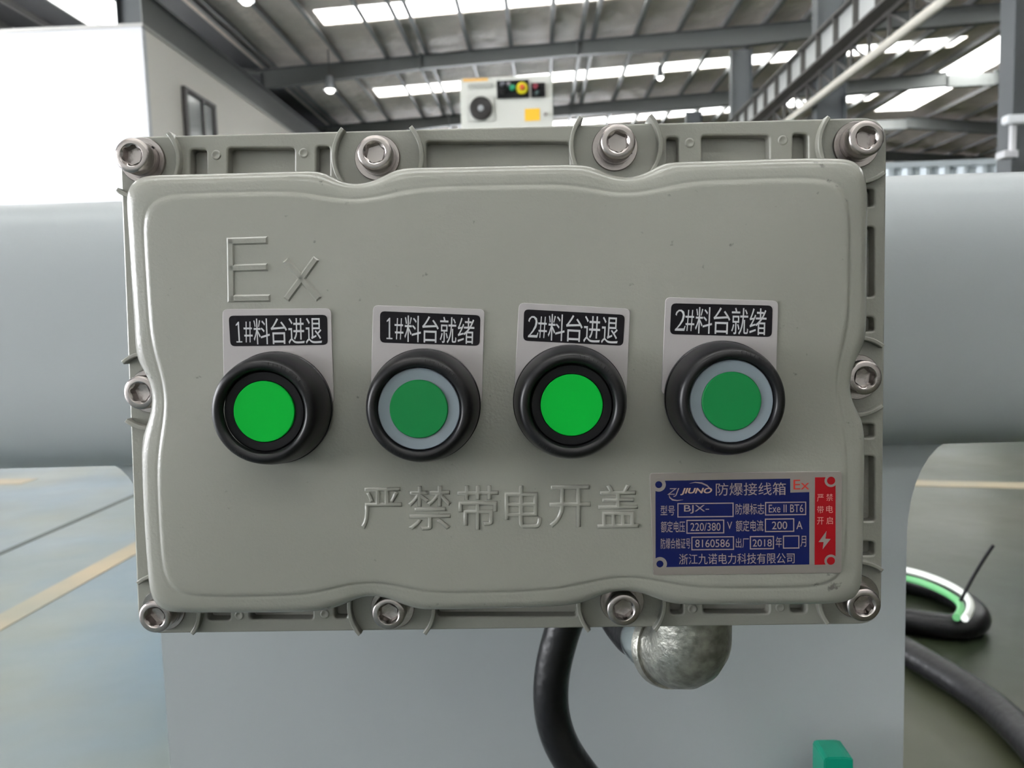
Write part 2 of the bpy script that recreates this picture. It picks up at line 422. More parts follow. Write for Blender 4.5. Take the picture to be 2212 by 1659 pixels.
tag(link('overhead_pipe', cp, None, (5.6, 5, p0.z), (-PI/2, 0, 0)), 'cream pipe running overhead beside the dark lattice truss', 'pipe')

# high bay lamps
M_shade = mat('lamp shade', (0.45, 0.47, 0.50), 0.35, 0.6)
M_bulb = mat('lamp bulb', (1, 1, 1), 0.4, emit=(1, 0.97, 0.9), estr=14)
M_bulb.cycles.emission_sampling = 'NONE'
def lamp(px, py, Y, lab, r=0.17):
    p = onp(px, py, 'y', Y)
    e = tag(empty('high_bay_lamp', p), lab, 'lamp', 'pendant lamps under the roof')
    link('shade', MB().lathe([(.06, .42), (.09, .40), (r*.9, .12), (r*1.1, 0), (r*1.05, 0), (r*.8, .11), (.05, .36)], seg=24).mesh(M_shade, 50), e)
    link('bulb', MB().lathe([(0, -.10), (r*.55, -.06), (r*.75, .02), (r*.6, .12), (.04, .25), (0, .25)], seg=20).mesh(M_bulb, 80), e)
    top = zr(p.x)-p.z
    if top > .42: link('rod', MB().lathe([(.018, .4), (.018, top-.02)], seg=8).mesh(M_gdark, 40), e)
lamp(713, 195, 24.0, 'pendant lamp with glowing bulb below the second rafter near the office block')
lamp(532, 2, 18.2, 'pendant lamp cut by the top edge above the office block')
lamp(1839, 108, 24.0, 'glowing pendant lamp seen just beneath the crane girder, the upper one')
lamp(1713, 216, 30.0, 'glowing pendant lamp seen beneath the crane girder, the lower one')
lamp(1426, 168, 27.6, 'small pendant lamp beside the bright skylight strip in the middle', .12)

# flood lamp on the near right column
q = onp(2180, 262, 'y', 9.8)
fl_ = tag(empty('flood_lamp', q), 'small white flood lamp on an arm fixed to the near column', 'lamp')
link('lamp_head', MB().box(-.10, .20, -.14, .0, -.05, .05).mesh(mat('white lamp', (.8, .82, .85), .4), bevel=.015), fl_)
link('arm', MB().box(.01, .06, -.05, .02, -.36, -.05).mesh(M_white), fl_)
link('bracket', MB().box(-.06, .10, -.03, .16, -.42, -.34).mesh(M_white), fl_)

# corrugated partition at right
a = onp(1900, 352, 'y', 14.0); b = onp(2250, 344, 'y', 14.0)
mb = MB(); n = 60; poly = []
for i in range(n+1):
    x = a.x+(b.x+2-a.x)*i/n; poly.append((x, 14+(.05 if i % 4 < 2 else 0)))
poly += [(x_, y_+.02) for x_, y_ in poly[::-1]]
mb.prism(poly, 0, a.z-.1)
pt = tag(empty('corrugated_partition', (0, 0, 0)), 'pale corrugated sheet partition beyond the grey tube, by the near column', 'partition')
M_cor = mat('corrugated sheet', (0.60, 0.66, 0.70), .4, .3)
link('sheet', mb.mesh(M_cor), pt)
link('cap_rail', MB().box(a.x, b.x+2, 13.97, 14.1, a.z-.1, a.z).mesh(M_cor), pt)

# white control cabinet behind the box
CYB = 5.0
k0 = onp(993, 168, 'y', CYB); k1 = onp(1193, 163, 'y', CYB)
cw = k1.x-k0.x; ch = (k0.z+k1.z)/2
M_cab = mat('cream cabinet paint', (0.70, 0.70, 0.65), 0.45)
cb = tag(empty('control_cabinet', (k0.x, CYB, 0)), 'cream control cabinet with fan grille and yellow emergency button behind the box', 'cabinet')
link('cabinet_body', MB().box(0, cw, 0, .35, 0, ch).mesh(M_cab, bevel=.006), cb)
def cpt(px, py): p = onp(px, py, 'y', CYB); return p.x-k0.x, p.z
def crect(name, x0, y0, x1, y1, m, t=.012, parent=cb, b=.003):
    p = cpt(x0, y1); q = cpt(x1, y0)
    return link(name, MB().box(p[0], q[0], -t, 0, p[1], q[1]).mesh(m, bevel=b), parent)
crect('orange_sticker', 1000, 168, 1054, 177, mat('orange sticker', (0.72, 0.42, 0.12), .5), .002, b=0)
v0 = crect('vent', 1010, 180, 1064, 190, mat('vent grey', (.33, .35, .34), .5), .004, b=0)
for i in range(5): crect('vent_slat', 1011, 180.6+i*2, 1063, 181.6+i*2, M_cab, .012, v0, 0)
cc = cpt(1039, 235); R = 24/1700*CYB
def yl(prof, c, m, seg=28):
    me = MB().lathe(prof, seg=seg).mesh(m, 40); me.transform(Matrix.Rotation(PI/2, 4, 'X')); me.transform(Matrix.Translation((c[0], 0, c[1]))); return me
fp_ = crect('fan_plate', 1012, 206, 1068, 263, M_cab, .006)
fg = link('fan_guard', yl([(0, .007), (R, .007), (R, .016), (R*.93, .02), (R*.9, .010), (0, .010)], cc, mat('fan dark', (.03, .028, .026), .5)), cb)
for k in range(1, 5):
    r_ = R*k/5; link('guard_ring', yl([(r_-.003, .012), (r_-.003, .018), (r_+.003, .018), (r_+.003, .012)], cc, M_dark), fg)
link('fan_hub', yl([(R*.28, .010), (R*.26, .022), (0, .024)], cc, mat('hub', (.35, .36, .37), .4)), fg)
bp1 = crect('button_panel', 1074, 173, 1142, 214, M_blackm, .015)
bp2 = crect('switch_panel', 1148, 180, 1177, 211, M_blackm, .02)
def knob(px, py, rpx, m, t, par):
    c = cpt(px, py); r = rpx/1700*CYB
    return link('knob', yl([(r*1.0, .01), (r*1.0, .01+t), (r*.85, .018+t), (0, .018+t)], c, m, 20), par)
knob(1086, 184, 5, mat('knob grey', (.12, .12, .14), .4), .02, bp1); knob(1086, 200, 5, M_black, .02, bp1); knob(1099, 184, 4.5, mat('knob grey2', (.2, .18, .2), .4), .02, bp1)
knob(1107, 192, 6, mat('green knob', (.01, .28, .14), .4), .02, bp1)
knob(1128, 192, 13, mat('yellow disc', (.70, .62, .0), .4), .006, bp1); knob(1128, 191.5, 5.5, mat('red stop', (.6, .10, .02), .4), .03, bp1)
knob(1157, 189, 6, mat('red knob', (.22, .02, .04), .4), .02, bp2); knob(1160, 203, 5, mat('dark knob', (.04, .07, .07), .4), .02, bp2)
crect('yellow_sticker', 1134, 234, 1166, 262, mat('yellow sticker', (.85, .50, .02), .5), .002, b=0)
knob(1178, 247, 3.5, M_steel, .006, cb)

# ================================================================== machine frame: thick tube on a pedestal
TD = 0.66
pa = onp(1106, 404, 'y', TD); pb_ = onp(1106, 983, 'y', TD)
aT = math.atan2(pa.z-CAM_H, TD); aB = math.atan2(pb_.z-CAM_H, TD)
am = (aT+aB)/2; TR_ = TD*math.sin((aT-aB)/2)/math.cos(am)*0.937
TZ = CAM_H+TD*math.tan(am)
mf = tag(empty('machine_frame', (0, TD, 0)), 'pale grey machine frame with a thick horizontal tube on a wide pedestal', 'machine')
mf.rotation_euler.z = math.radians(1.2)
prof_t = []
for k in range(96):
    a = 2*PI*k/96; ca, sa = math.cos(a), math.sin(a)
    prof_t.append((TR_*math.copysign(abs(ca)**.45, ca), TZ+TR_*math.copysign(abs(sa)**.45, sa)))
me = MB().prism(prof_t, -1.6, 1.6, 'x').mesh(M_mach, 30)
link('tube', me, mf)
PY = 0.60                                                            # pedestal front plane
l0 = onp(355, 1400, 'y', PY).x; r0 = onp(1963, 1150, 'y', PY).x
zt_ = TZ-TR_*0.95
def flare(sgn, xe, zb, wdt):
    out = []
    for i in range(9):
        t = i/8; a = t*PI/2
        out.append((xe+sgn*wdt*(1-math.cos(a)), zb+(zt_-zb)*math.sin(a)))
    return out
zfl = onp(1963, 1165, 'y', PY).z
rp = flare(1, r0, zfl, .036); lp = flare(-1, l0, zfl, .036)
poly = [(l0, 0), (r0, 0)]+rp+lp[::-1]
link('pedestal', MB().prism(poly, PY-TD, PY-TD+.12, 'y').mesh(M_mach, 25), mf)
link('foot_plate', MB().box(l0-.05, r0+.05, PY-TD-.005, PY-TD+.2, 0, .015).mesh(M_mach), mf)

# ================================================================== explosion-proof control box
bx = bpy.data.objects.new('control_box', None); COL.objects.link(bx); bx.matrix_world = BOX; bx.empty_display_size = .05
tag(bx, 'grey cast metal control box with four green push buttons and a blue nameplate', 'control box')
mm = 0.001
ZF = -33*mm
# --- flange with pockets
def yt(x): return 296-(x-257)*.0259
def yb(x): return 1369-(x-300)*.0131
out = rquad([bp(257, 296, ZF), bp(1916, 253, ZF), bp(1904, 1348, ZF), bp(299, 1369, ZF)], 11*mm, 8)
pockets = []
def pk(x0, y0, x1, y1, r=1.5):
    pockets.append(rquad([bp(x0, y0, ZF), bp(x1, y0, ZF), bp(x1, y1, ZF), bp(x0, y1, ZF)], r*mm, 3))
for x0, x1 in ((411, 446), (492, 636), (683, 712), (920, 1230), (1440, 1466), (1516, 1662), (1713, 1746)):
    y0 = yt((x0+x1)/2)+31
    pk(x0, y0, x1, y0+110)
for x0, x1 in ((448, 497), (540, 676), (722, 750), (945, 1246), (1448, 1476), (1520, 1662), (1708, 1742)):
    y1 = yb((x0+x1)/2)-27
    pk(x0, y1-100, x1, y1)
for y0, y1 in ((408, 446), (490, 641), (685, 716), (916, 946), (985, 1126), (1170, 1200)):
    pk(1800, y0, 1889, y1)
for y0, y1 in ((455, 485), (525, 665), (705, 735), (955, 985), (1025, 1150), (1190, 1215)):
    pk(300+(y0-455)*.03, y0, 380+(y0-455)*.03, y1)
link('lid_flange', fill([out]+pockets, ZF-11*mm, 11*mm, M_paint, bevel=.9*mm, smooth=35), bx)
# screw dots on the webs between the pockets
dots = [(467, 335), (656, 331), (1490, 309), (1691, 303), (517, 1329), (702, 1326), (1496, 1315), (1685, 1312)]
for x, y in dots:
    c = bp(x, y, ZF)
    link('web_dimple', MB().lathe([(0, ZF+.15*mm), (1.0*mm, ZF+.15*mm), (1.5*mm, ZF+.5*mm), (2.0*mm, ZF+.45*mm), (2.5*mm, ZF-.2*mm)], c, 16).mesh(M_paint, 60), bx)
# --- back flange and body
out2 = [((x)*.995, (y+.020)*.995-.020) for x, y in out]
link('body_flange', fill([out2], ZF-26*mm, 19.5*mm, M_paint, bevel=.8*mm, smooth=35), bx)
cxs = [sum(p[0] for p in out)/len(out), sum(p[1] for p in out)/len(out)]
inn = [(cxs[0]+(x-cxs[0])*.90, cxs[1]+(y-cxs[1])*.88) for x, y in out]
link('body', fill([inn], ZF-115*mm, 90*mm, M_paint, bevel=4*mm, smooth=35), bx)
# bracket feet that carry it on the pedestal
for sx in (-.09, .09):
    link('mounting_arm', MB().box(sx-.015, sx+.015, -.03, .01, -.207, ZF-113*mm).mesh(M_paint), bx)

# --- lid
LID = [(286, 616), (292, 691), (294, 750), (297, 772), (305, 792), (318, 808), (328, 829), (332, 857), (329, 889), (319, 916), (310, 938), (307, 965), (309, 1032), (313, 1127), (320, 1222), (325, 1278), (334, 1301), (349, 1316), (369, 1323),
       (452, 1323), (578, 1323), (673, 1321), (712, 1317), (745, 1306), (775, 1291), (806, 1285), (838, 1291), (866, 1303), (893, 1314), (930, 1317), (1100, 1314), (1230, 1308), (1262, 1301), (1290, 1289), (1318, 1278), (1349, 1274), (1385, 1280), (1415, 1292), (1440, 1302), (1475, 1306), (1603, 1306), (1780, 1304),
       (1812, 1303), (1839, 1297), (1854, 1283), (1862, 1255), (1865, 1100), (1867, 950), (1865, 920), (1858, 898), (1848, 880), (1838, 862), (1834, 842), (1836, 816), (1841, 790), (1851, 770), (1865, 750), (1870, 722), (1871, 674), (1872, 536), (1873, 416),
       (1869, 378), (1855, 352), (1830, 341), (1709, 341), (1573, 346), (1448, 349), (1426, 355), (1403, 368), (1380, 379), (1353, 383), (1325, 379), (1302, 369), (1281, 360), (1258, 355), (1200, 355), (930, 361), (866, 362), (842, 372), (815, 387), (787, 396), (762, 397), (738, 392), (717, 380), (698, 371), (672, 368), (483, 374), (335, 377),
       (303, 381), (286, 393), (277, 410), (274, 427), (280, 504)]
C0 = [bp(x, y, -8*mm) for x, y in LID]
C0 = resample(smooth_path(C0, 3), 520)
if sum(a[0]*b[1]-b[0]*a[1] for a, b in zip(C0, C0[1:]+C0[:1])) < 0: C0 = C0[::-1]
def inset(p, d, step=.2*mm, sm=.5):
    n = len(p); left = d
    while left > 1e-9:
        s = min(step, left); left -= s; q = []
        for i in range(n):
            a, b = p[i-1], p[(i+1) % n]
            tx_, ty_ = b[0]-a[0], b[1]-a[1]; L = math.hypot(tx_, ty_) or 1
            q.append((p[i][0]-ty_/L*s, p[i][1]+tx_/L*s))
        p = [(q[i][0]*(1-sm)+(q[i-1][0]+q[(i+1) % n][0])*sm/2, q[i][1]*(1-sm)+(q[i-1][1]+q[(i+1) % n][1])*sm/2) for i in range(n)]
        p = resample(p, n)
    return p
prof = [(0, ZF), (0.15, -9)]
for k in range(1, 9):
    a = k/8*PI/2; prof.append((.15+6.4*(1-math.cos(a)), -9+7.4*math.sin(a)))
prof += [(8.2, -1.25), (9.0, -1.15), (9.5, -1.2), (10.0, -1.0), (10.6, -.5), (11.2, -.2), (12.4, 0)]
bm = bmesh.new(); rings = []; cur = C0; done = 0
for d, z in prof:
    cur = inset(cur, (d-done)*mm) if d > done else cur; done = d
    rings.append([bm.verts.new((x, y, z if z == ZF else z*mm)) for x, y in cur])
N = len(C0)
for a, b in zip(rings, rings[1:]):
    for i in range(N): bm.faces.new((a[i], a[(i+1) % N], b[(i+1) % N], b[i]))
bm.faces.new(rings[-1])
me = bpy.data.meshes.new('lid'); bm.to_mesh(me); bm.free(); finish(me, M_paint, 40)
M_lid = M_paint.copy(); M_lid.name = 'grey green paint with scuffs'
nt = M_lid.node_tree; b = nt.nodes['Principled BSDF']
tc = [n for n in nt.nodes if n.type == 'TEX_COORD'][0]
mk = None
for (px_, py_, rad) in ((1790, 372, 11), (1660, 438, 5), (1790, 1262, 9)):              # rubbed dark scuffs near the edge
    sx_, sy_ = bp(px_, py_)
    vd = nt.nodes.new('ShaderNodeVectorMath'); vd.operation = 'DISTANCE'; vd.inputs[1].default_value = (sx_, sy_, 0)
    nt.links.new(tc.outputs['Object'], vd.inputs[0])
    r1 = nt.nodes.new('ShaderNodeMapRange'); r1.inputs['From Min'].default_value = rad*mm; r1.inputs['From Max'].default_value = rad*mm*.35; r1.inputs['To Max'].default_value = .16
    nt.links.new(vd.outputs['Value'], r1.inputs['Value'])
    if mk is None: mk = r1.outputs[0]
    else:
        mx_ = nt.nodes.new('ShaderNodeMath'); mx_.operation = 'MAXIMUM'; nt.links.new(mk, mx_.inputs[0]); nt.links.new(r1.outputs[0], mx_.inputs[1]); mk = mx_.outputs[0]
nz = nt.nodes.new('ShaderNodeTexNoise'); nz.inputs['Scale'].default_value = 190; nz.inputs['Detail'].default_value = 5
nt.links.new(tc.outputs['Object'], nz.inputs['Vector'])
ad = nt.nodes.new('ShaderNodeMath'); ad.operation = 'ADD'; nt.links.new(nz.outputs['Fac'], ad.inputs[0]); nt.links.new(mk, ad.inputs[1])
th = nt.nodes.new('ShaderNodeMapRange'); th.inputs['From Min'].default_value = .70; th.inputs['From Max'].default_value = .78; th.inputs['To Max'].default_value = .65
nt.links.new(ad.outputs[0], th.inputs['Value'])
mc = nt.nodes.new('ShaderNodeMix'); mc.data_type = 'RGBA'; mc.inputs['A'].default_value = b.inputs['Base Color'].default_value; mc.inputs['B'].default_value = (.05, .045, .042, 1)
nt.links.new(th.outputs[0], mc.inputs['Factor']); nt.links.new(mc.outputs['Result'], b.inputs['Base Color'])
finish(me, M_lid, 40)
lid = link('lid', me, bx)

# raised lettering cast into the lid
def q4(x0, y0, x1, y1, z=0, sk=0.0):
    dy = -(x1-x0)*.012
    return [bp(x0, y0, z), bp(x1, y0+dy, z), bp(x1+sk, y1+dy, z), bp(x0+sk, y1, z)]
EMB = .55*mm
def strokes(name, segs, wd, parent):
    """plain block letter from straight strokes given in photo pixels"""
    mb = MB()
    for (x0, y0, x1, y1) in segs:
        a = Vector(bp(x0, y0)); b = Vector(bp(x1, y1)); d = (b-a).normalized(); n = Vector((-d.y, d.x))*wd/2
        lo = [a-n, b-n, b+n, a+n]; n2 = n*.55; dd = d*wd*.2
        hi = [a-n2+dd, b-n2-dd, b+n2-dd, a+n2+dd]
        mb.hexa([(p.x, p.y, -.1*mm) for p in lo]+[(p.x, p.y, EMB*1.1) for p in hi])
    return link(name, mb.mesh(M_paint), parent)
strokes('raised_letter_e', [(498, 513, 500, 654), (491, 522, 579, 519), (493, 580, 579, 577), (495, 645, 585, 644)], 18*.2*mm, lid)
strokes('raised_letter_x', [(616, 561, 690, 647), (684, 557, 618, 648)], 17*.2*mm, lid)
for ch, x0, x1, y0, y1 in (('严', 780, 868, 1053, 1143), ('禁', 881, 976, 1050, 1146), ('带', 988, 1077, 1049, 1145), ('电', 1090, 1171, 1049, 1142), ('开', 1186, 1276, 1048, 1140), ('盖', 1290, 1380, 1047, 1141)):
    link('raised_character', text_mesh(ch, q4(x0, y0, x1, y1), -.68*mm, 1.36*mm, M_paint, bevel=.034, thin=-.022), lid)

# --- ribs round the bolts
heads = {'TL': (283, 335), 'T2': (808, 330), 'T3': (1335, 305), 'TR': (1873, 298), 'LM': (302, 848), 'RM': (1869, 816), 'BL': (334, 1333), 'B2': (839, 1326), 'B3': (1347, 1318), 'BR': (1868, 1308)}
ZH = -21.5*mm
def sector(c, r, a0, half, th=2.0*mm):
    o, i_ = [], []
    for k in range(13):
        a = math.radians(a0-half+2*half*k/12)
        o.append((c[0]+(r+th/2)*math.cos(a), c[1]+(r+th/2)*math.sin(a))); i_.append((c[0]+(r-th/2)*math.cos(a), c[1]+(r-th/2)*math.sin(a)))
    return o+i_[::-1]
dirs = {'TL': (0, -90), 'T2': (0, 180), 'T3': (0, 180), 'TR': (180, -90), 'LM': (90, -90), 'RM': (90, -90), 'BL': (0, 90), 'B2': (0, 180), 'B3': (0, 180), 'BR': (180, 90)}
for k, hp in heads.items():
    c = bp(*hp, ZH)
    for d in dirs[k]:
        # keep the arc where the flange carries it
        r = 20.5*mm if k in ('T2', 'T3', 'B2', 'B3') else 18*mm
        a0 = d; half = 40
        link('boss_rib', fill([sector(c, r, a0, half)], ZF-9*mm, 13.0*mm, M_paint, bevel=.5*mm, smooth=50), bx)

# --- bolts: washer, spring washer, socket head
def bolt_mesh():
    mb = MB(); b = mb.bm; n = 36; Rr = 7.9; h = 8.2
    def ring(r, z, hexr=None):
        out_ = []
        for i in range(n):
            a = 2*PI*i/n
            rr = r
            if hexr:
                aa = (a % (PI/3))-PI/6; rr = hexr*math.cos(PI/6)/math.cos(aa)
            out_.append(b.verts.new((rr*math.cos(a)*mm, rr*math.sin(a)*mm, z*mm)))
        return out_
    R_ = [ring(Rr, 0), ring(Rr, h-1.0), ring(Rr-.35, h-.35), ring(Rr-1.0, h), ring(5.3, h), ring(4.8, h-.35), ring(0, h-.9, 4.75), ring(0, h-5.2, 4.6)]
    for a_, b_ in zip(R_, R_[1:]):
        for i in range(n): b.faces.new((a_[i], a_[(i+1) % n], b_[(i+1) % n], b_[i]))
    c = b.verts.new((0, 0, (h-5.8)*mm))
    for i in range(n): b.faces.new((R_[-1][i], R_[-1][(i+1) % n], c))
    b.faces.new(R_[0][::-1])
    return mb.mesh(M_steel, 35)
bolt_me = bolt_mesh()
wash_me = MB().lathe([(4*mm, 0), (10.4*mm, 0), (10.6*mm, .3*mm), (10.6*mm, 1.2*mm), (10.3*mm, 1.6*mm), (4*mm, 1.6*mm)], seg=40).mesh(M_steel, 40)
def spring_mesh():
    bm = bmesh.new(); n = 40; prev = None
    for i in range(n):
        a = 2*PI*(i/(n-1))*.965; zz = .35*(i/(n-1))*mm
        v = [bm.verts.new((r*mm*math.cos(a), r*mm*math.sin(a), z*mm+zz)) for r, z in ((5, 0), (8.4, 0), (8.4, 1.7), (5, 1.7))]
        if prev:
            for j in range(4): bm.faces.new((prev[j], prev[(j+1) % 4], v[(j+1) % 4], v[j]))
        else: bm.faces.new(v[::-1])
        prev = v
    bm.faces.new(prev)
    me = bpy.data.meshes.new('spring_washer'); bm.to_mesh(me); bm.free(); return finish(me, M_steel, 40)
spr_me = spring_mesh()
rs = random.Random(3)
for k, hp in heads.items():
    c = bp(*hp, ZH)
    o = link('bolt', bolt_me, bx, (c[0], c[1], ZH-8.2*mm), (rs.uniform(-.025, .025), rs.uniform(-.025, .025), rs.uniform(0, 1)))
    ox, oy = rs.uniform(-.9, .9)*mm, rs.uniform(-1.2, .2)*mm
    z0 = ZF-(ZH-8.2*mm)
    link('washer', wash_me, o, (ox, oy, z0+.02*mm)); link('spring_washer', spr_me, o, (0, 0, z0+1.6*mm), (0, 0, rs.uniform(0, 6)))

# --- button label plates
def plate(q, bq, txt, num):
    qq = [bp(*p) for p in q]
    pl = link('label_plate', fill([rquad(qq, 2.2*mm, 4)], -.05*mm, .95*mm, M_label, bevel=.15*mm, smooth=40), bx)
    z1 = .9*mm
    bqq = [bp(*p, z1) for p in bq]
    link('black_panel', fill([rquad(bqq, 2.0*mm, 4)], z1-.05*mm, .17*mm, M_lblack), pl)
    TL, TR, Br, BL = [Vector(p) for p in bqq]
    def sub(u0, v0, u1, v1):
        f = lambda u, v: tuple((TL*(1-u)+TR*u)*(1-v)+(BL*(1-u)+Br*u)*v)
        return [f(u0, v0), f(u1, v0), f(u1, v1), f(u0, v1)]
    z2 = z1+.12*mm
    # serif numeral
    mb = MB()
    if num == '1':
        mb.prism([(.42, .06), (.60, .06), (.60, 1), (.48, 1), (.15, .86), (.15, .80), (.42, .86)], 0, .1); mb.prism([(.12, 0), (.9, 0), (.9, .06), (.12, .06)], 0, .1)
        nq = sub(.065, .20, .125, .88)
    else:
        pts = [(.10, .74, .10), (.16, .86, .09), (.34, .965, .06), (.55, .965, .07), (.74, .86, .13), (.78, .72, .15), (.70, .52, .12), (.48, .30, .08), (.22, .12, .05), (.06, .03, .04)]
        lo, hi = [], []
        for i, (x, y, w_) in enumerate(pts):
            a = Vector(pts[max(0, i-1)][:2]); b = Vector(pts[min(len(pts)-1, i+1)][:2]); d = (b-a).normalized(); n_ = Vector((-d.y, d.x))*w_*.62
            lo.append((x-n_.x, y-n_.y)); hi.append((x+n_.x, y+n_.y))
        mb.prism(lo+hi[::-1], 0, .1); mb.prism([(.04, 0), (.88, 0), (.97, .24), (.90, .24), (.82, .12), (.10, .11)], 0, .1)
        nq = sub(.045, .20, .15, .88)
    nm = mb.mesh(M_letter); fit_quad(nm, nq, z2, .06*mm); link('numeral', nm, pl)
    link('hash_sign', text_mesh('#', sub(.145, .20, .235, .88), z2, .06*mm, M_letter, shear=-.12, thin=-.004), pl)
    n = 4; x0, x1 = .245, .955
    for i, ch in enumerate(txt):
        a = x0+(x1-x0)*i/n; b = x0+(x1-x0)*(i+.93)/n
        link('character', text_mesh(ch, sub(a, .10, b, .95), z2, .06*mm, M_letter), pl)
plate([(482, 668), (716, 666), (722, 872), (486, 872)], [(494, 682), (707, 680), (708, 745), (498, 748)], '料台进退', '1')
plate([(807, 659), (1047, 668), (1041, 872), (801, 866)], [(821, 672), (1038, 681), (1036, 747), (821, 740)], '料台就绪', '1')
plate([(1121, 654), (1361, 667), (1352, 868), (1110, 862)], [(1132, 668), (1350, 680), (1346, 747), (1130, 736)], '料台进退', '2')
plate([(1437, 642), (1680, 650), (1674, 860), (1428, 852)], [(1450, 655), (1669, 660), (1667, 728), (1447, 722)], '料台就绪', '2')

# --- push buttons
def button(px, py, lit):
    c = bp(px, py, 18.5*mm)
    prof = [(24.0, -.2), (24.4, .6), (24.4, 2.5), (24.0, 3.0), (24.0, 4.0), (23.7, 8), (23.2, 12), (22.5, 15.5), (21.9, 18), (21.2, 19.6), (20.3, 20.4), (19.2, 20.7), (18.2, 20.4)]
    if lit: prof += [(17.5, 19.6), (17.1, 18.6), (16.9, 17.6)]
    else: prof += [(17.7, 20.0), (17.4, 19.0), (17.0, 17.6)]
    b = link('push_button', MB().lathe([(r*mm, z*mm) for r, z in prof], seg=80).mesh(M_black, 35), bx, (c[0], c[1], .9*mm))
    if lit:
        link('inner_ring', MB().lathe([(r*mm, z*mm) for r, z in ((17.0, 16.8), (16.3, 17.6), (14.2, 17.7), (13.0, 17.5), (12.7, 16.5))], seg=64).mesh(M_blackm, 35), b)
        link('lens', MB().lathe([(r*mm, z*mm) for r, z in ((12.75, 16.4), (12.7, 17.9), (12.4, 18.2), (6, 18.3), (0, 18.3))], seg=64).mesh(M_greenA, 35), b)
    else:
        link('grey_ring', MB().lathe([(r*mm, z*mm) for r, z in ((17.1, 16.8), (16.9, 18.2), (16.6, 18.5), (12.1, 18.1), (11.9, 16.5))], seg=64).mesh(M_ring, 35), b)
        link('lens', MB().lathe([(r*mm, z*mm) for r, z in ((12.1, 16.4), (12.05, 18.7), (11.7, 19.1), (6, 19.2), (0, 19.2))], seg=64).mesh(M_greenB, 35), b)
    # moulded tick marks round the rim
    for a0, n in ((38, 9), (228, 5)):
        for i in range(n):
            a = math.radians(a0+i*5.2); r = 20.0*mm
            mb = MB().box(-.12*mm, .12*mm, -.8*mm, .8*mm, 20.35*mm, 20.62*mm)
            link('rim_mark', mb.mesh(M_black), b, (r*math.cos(a), r*math.sin(a), 0), (0, 0, a-PI/2+.2))
    return b
button(571, 889, True); button(905.5, 883, False); button(1235, 875, True); button(1579, 866.5, False)

# --- nameplate
def NP(cx, cy): return (1390+cx/5.027, 1010+cy/5.027)
def nb_(cx, cy, z=0): return bp(*NP(cx, cy), z)
npq = [nb_(66, 60), nb_(2150, 40), nb_(2145, 1140), nb_(105, 1165)]
pl = link('nameplate', fill([rquad(npq, 1.2*mm, 3)], -.05*mm, .55*mm, M_alu, bevel=.1*mm, smooth=40), bx)
z1 = .5*mm; z2 = z1+.09*mm
def circ(cx, cy, r, n=24, a0=0, a1=360):
    c = nb_(cx, cy, z1); rr = r/5.027*.2*mm
    return [(c[0]+rr*math.cos(math.radians(a0+(a1-a0)*i/n)), c[1]+rr*math.sin(math.radians(a0+(a1-a0)*i/n))) for i in range(n)]
bl = [nb_(*p, z1) for p in ((130, 145), (1592, 120), (1594, 272), (1800, 266), (1800, 1052), (132, 1082))]
def cut_corner(polyz, name, m, ringpts):
    link(name, fill([polyz], z1-.02*mm, .09*mm, m), pl)
cut_corner(bl, 'blue_field', M_blue, None)
rdp = [nb_(*p, z1) for p in ((1862, 106), (2085, 104), (2085, 1050), (1858, 1056))]
cut_corner(rdp, 'red_field', M_red, None)
for (cx_, cy_, ro, ri, m) in ((165, 185, 78, 38, M_blue), (178, 1046, 78, 38, M_blue), (2036, 142, 70, 44, M_red), (2034, 1012, 70, 44, M_red)):
    r_ = link('eyelet_ring', fill([circ(cx_, cy_, ro)], z1, .10*mm, M_alu), pl)
    link('eyelet_dot', fill([circ(cx_, cy_, ri)], z1+.05*mm, .08*mm, m), pl)
def ntext(s, x0, y0, x1, y1, m=M_npl, name='plate_lettering', shear=0, thin=0.0):
    dy = -(x1-x0)*.010
    q = [nb_(x0, y0, z1), nb_(x1, y0+dy, z1), nb_(x1, y1+dy, z1), nb_(x0, y1, z1)]
    link(name, text_mesh(s, q, z2-.02*mm, .06*mm, m, shear=shear, thin=thin), pl)
def nframe(x0, y0, x1, y1, t=11):
    dy = -(x1-x0)*.010
    o = [nb_(x0, y0, z1), nb_(x1, y0+dy, z1), nb_(x1, y1+dy, z1), nb_(x0, y1, z1)]
    i_ = [nb_(x0+t, y0+t, z1), nb_(x1-t, y0+t+dy, z1), nb_(x1-t, y1-t+dy, z1), nb_(x0+t, y1-t, z1)]
    link('value_frame', fill([o, i_], z2-.02*mm, .06*mm, M_npl), pl)
ntext('ZJ', 258, 225, 388, 318, M_npl, 'logo', shear=.3)
ntext('JIUNO', 400, 222, 745, 300, M_logo, 'logo', shear=.25, thin=.03)
def swoosh(pts):
    lo, hi = [], []
    for i, (x, y, w_) in enumerate(pts):
        a = Vector(pts[max(0, i-1)][:2]); b = Vector(pts[min(len(pts)-1, i+1)][:2]); d = (b-a).normalized(); n = Vector((-d.y, d.x))*w_
        lo.append(nb_(x-n.x, y-n.y, z1)); hi.append(nb_(x+n.x, y+n.y, z1))
    link('logo_swoosh', fill([lo+hi[::-1]], z2-.02*mm, .05*mm, M_npl), pl)
swoosh([(500, 172, 1), (560, 160, 5), (630, 168, 8), (690, 195, 8), (722, 225, 5), (735, 250, 1)])
swoosh([(275, 290, 1), (285, 325, 6), (315, 350, 8), (365, 358, 5), (430, 350, 1)])
ntext('防爆接线箱', 785, 168, 1545, 305)
ntext('Ex', 1628, 132, 1800, 238, mat('red print', (.45, .03, .02), .4), 'red_lettering')
ntext('型号', 185, 412, 338, 520); nframe(368, 386, 978, 542); ntext('BJX-', 440, 408, 712, 500)
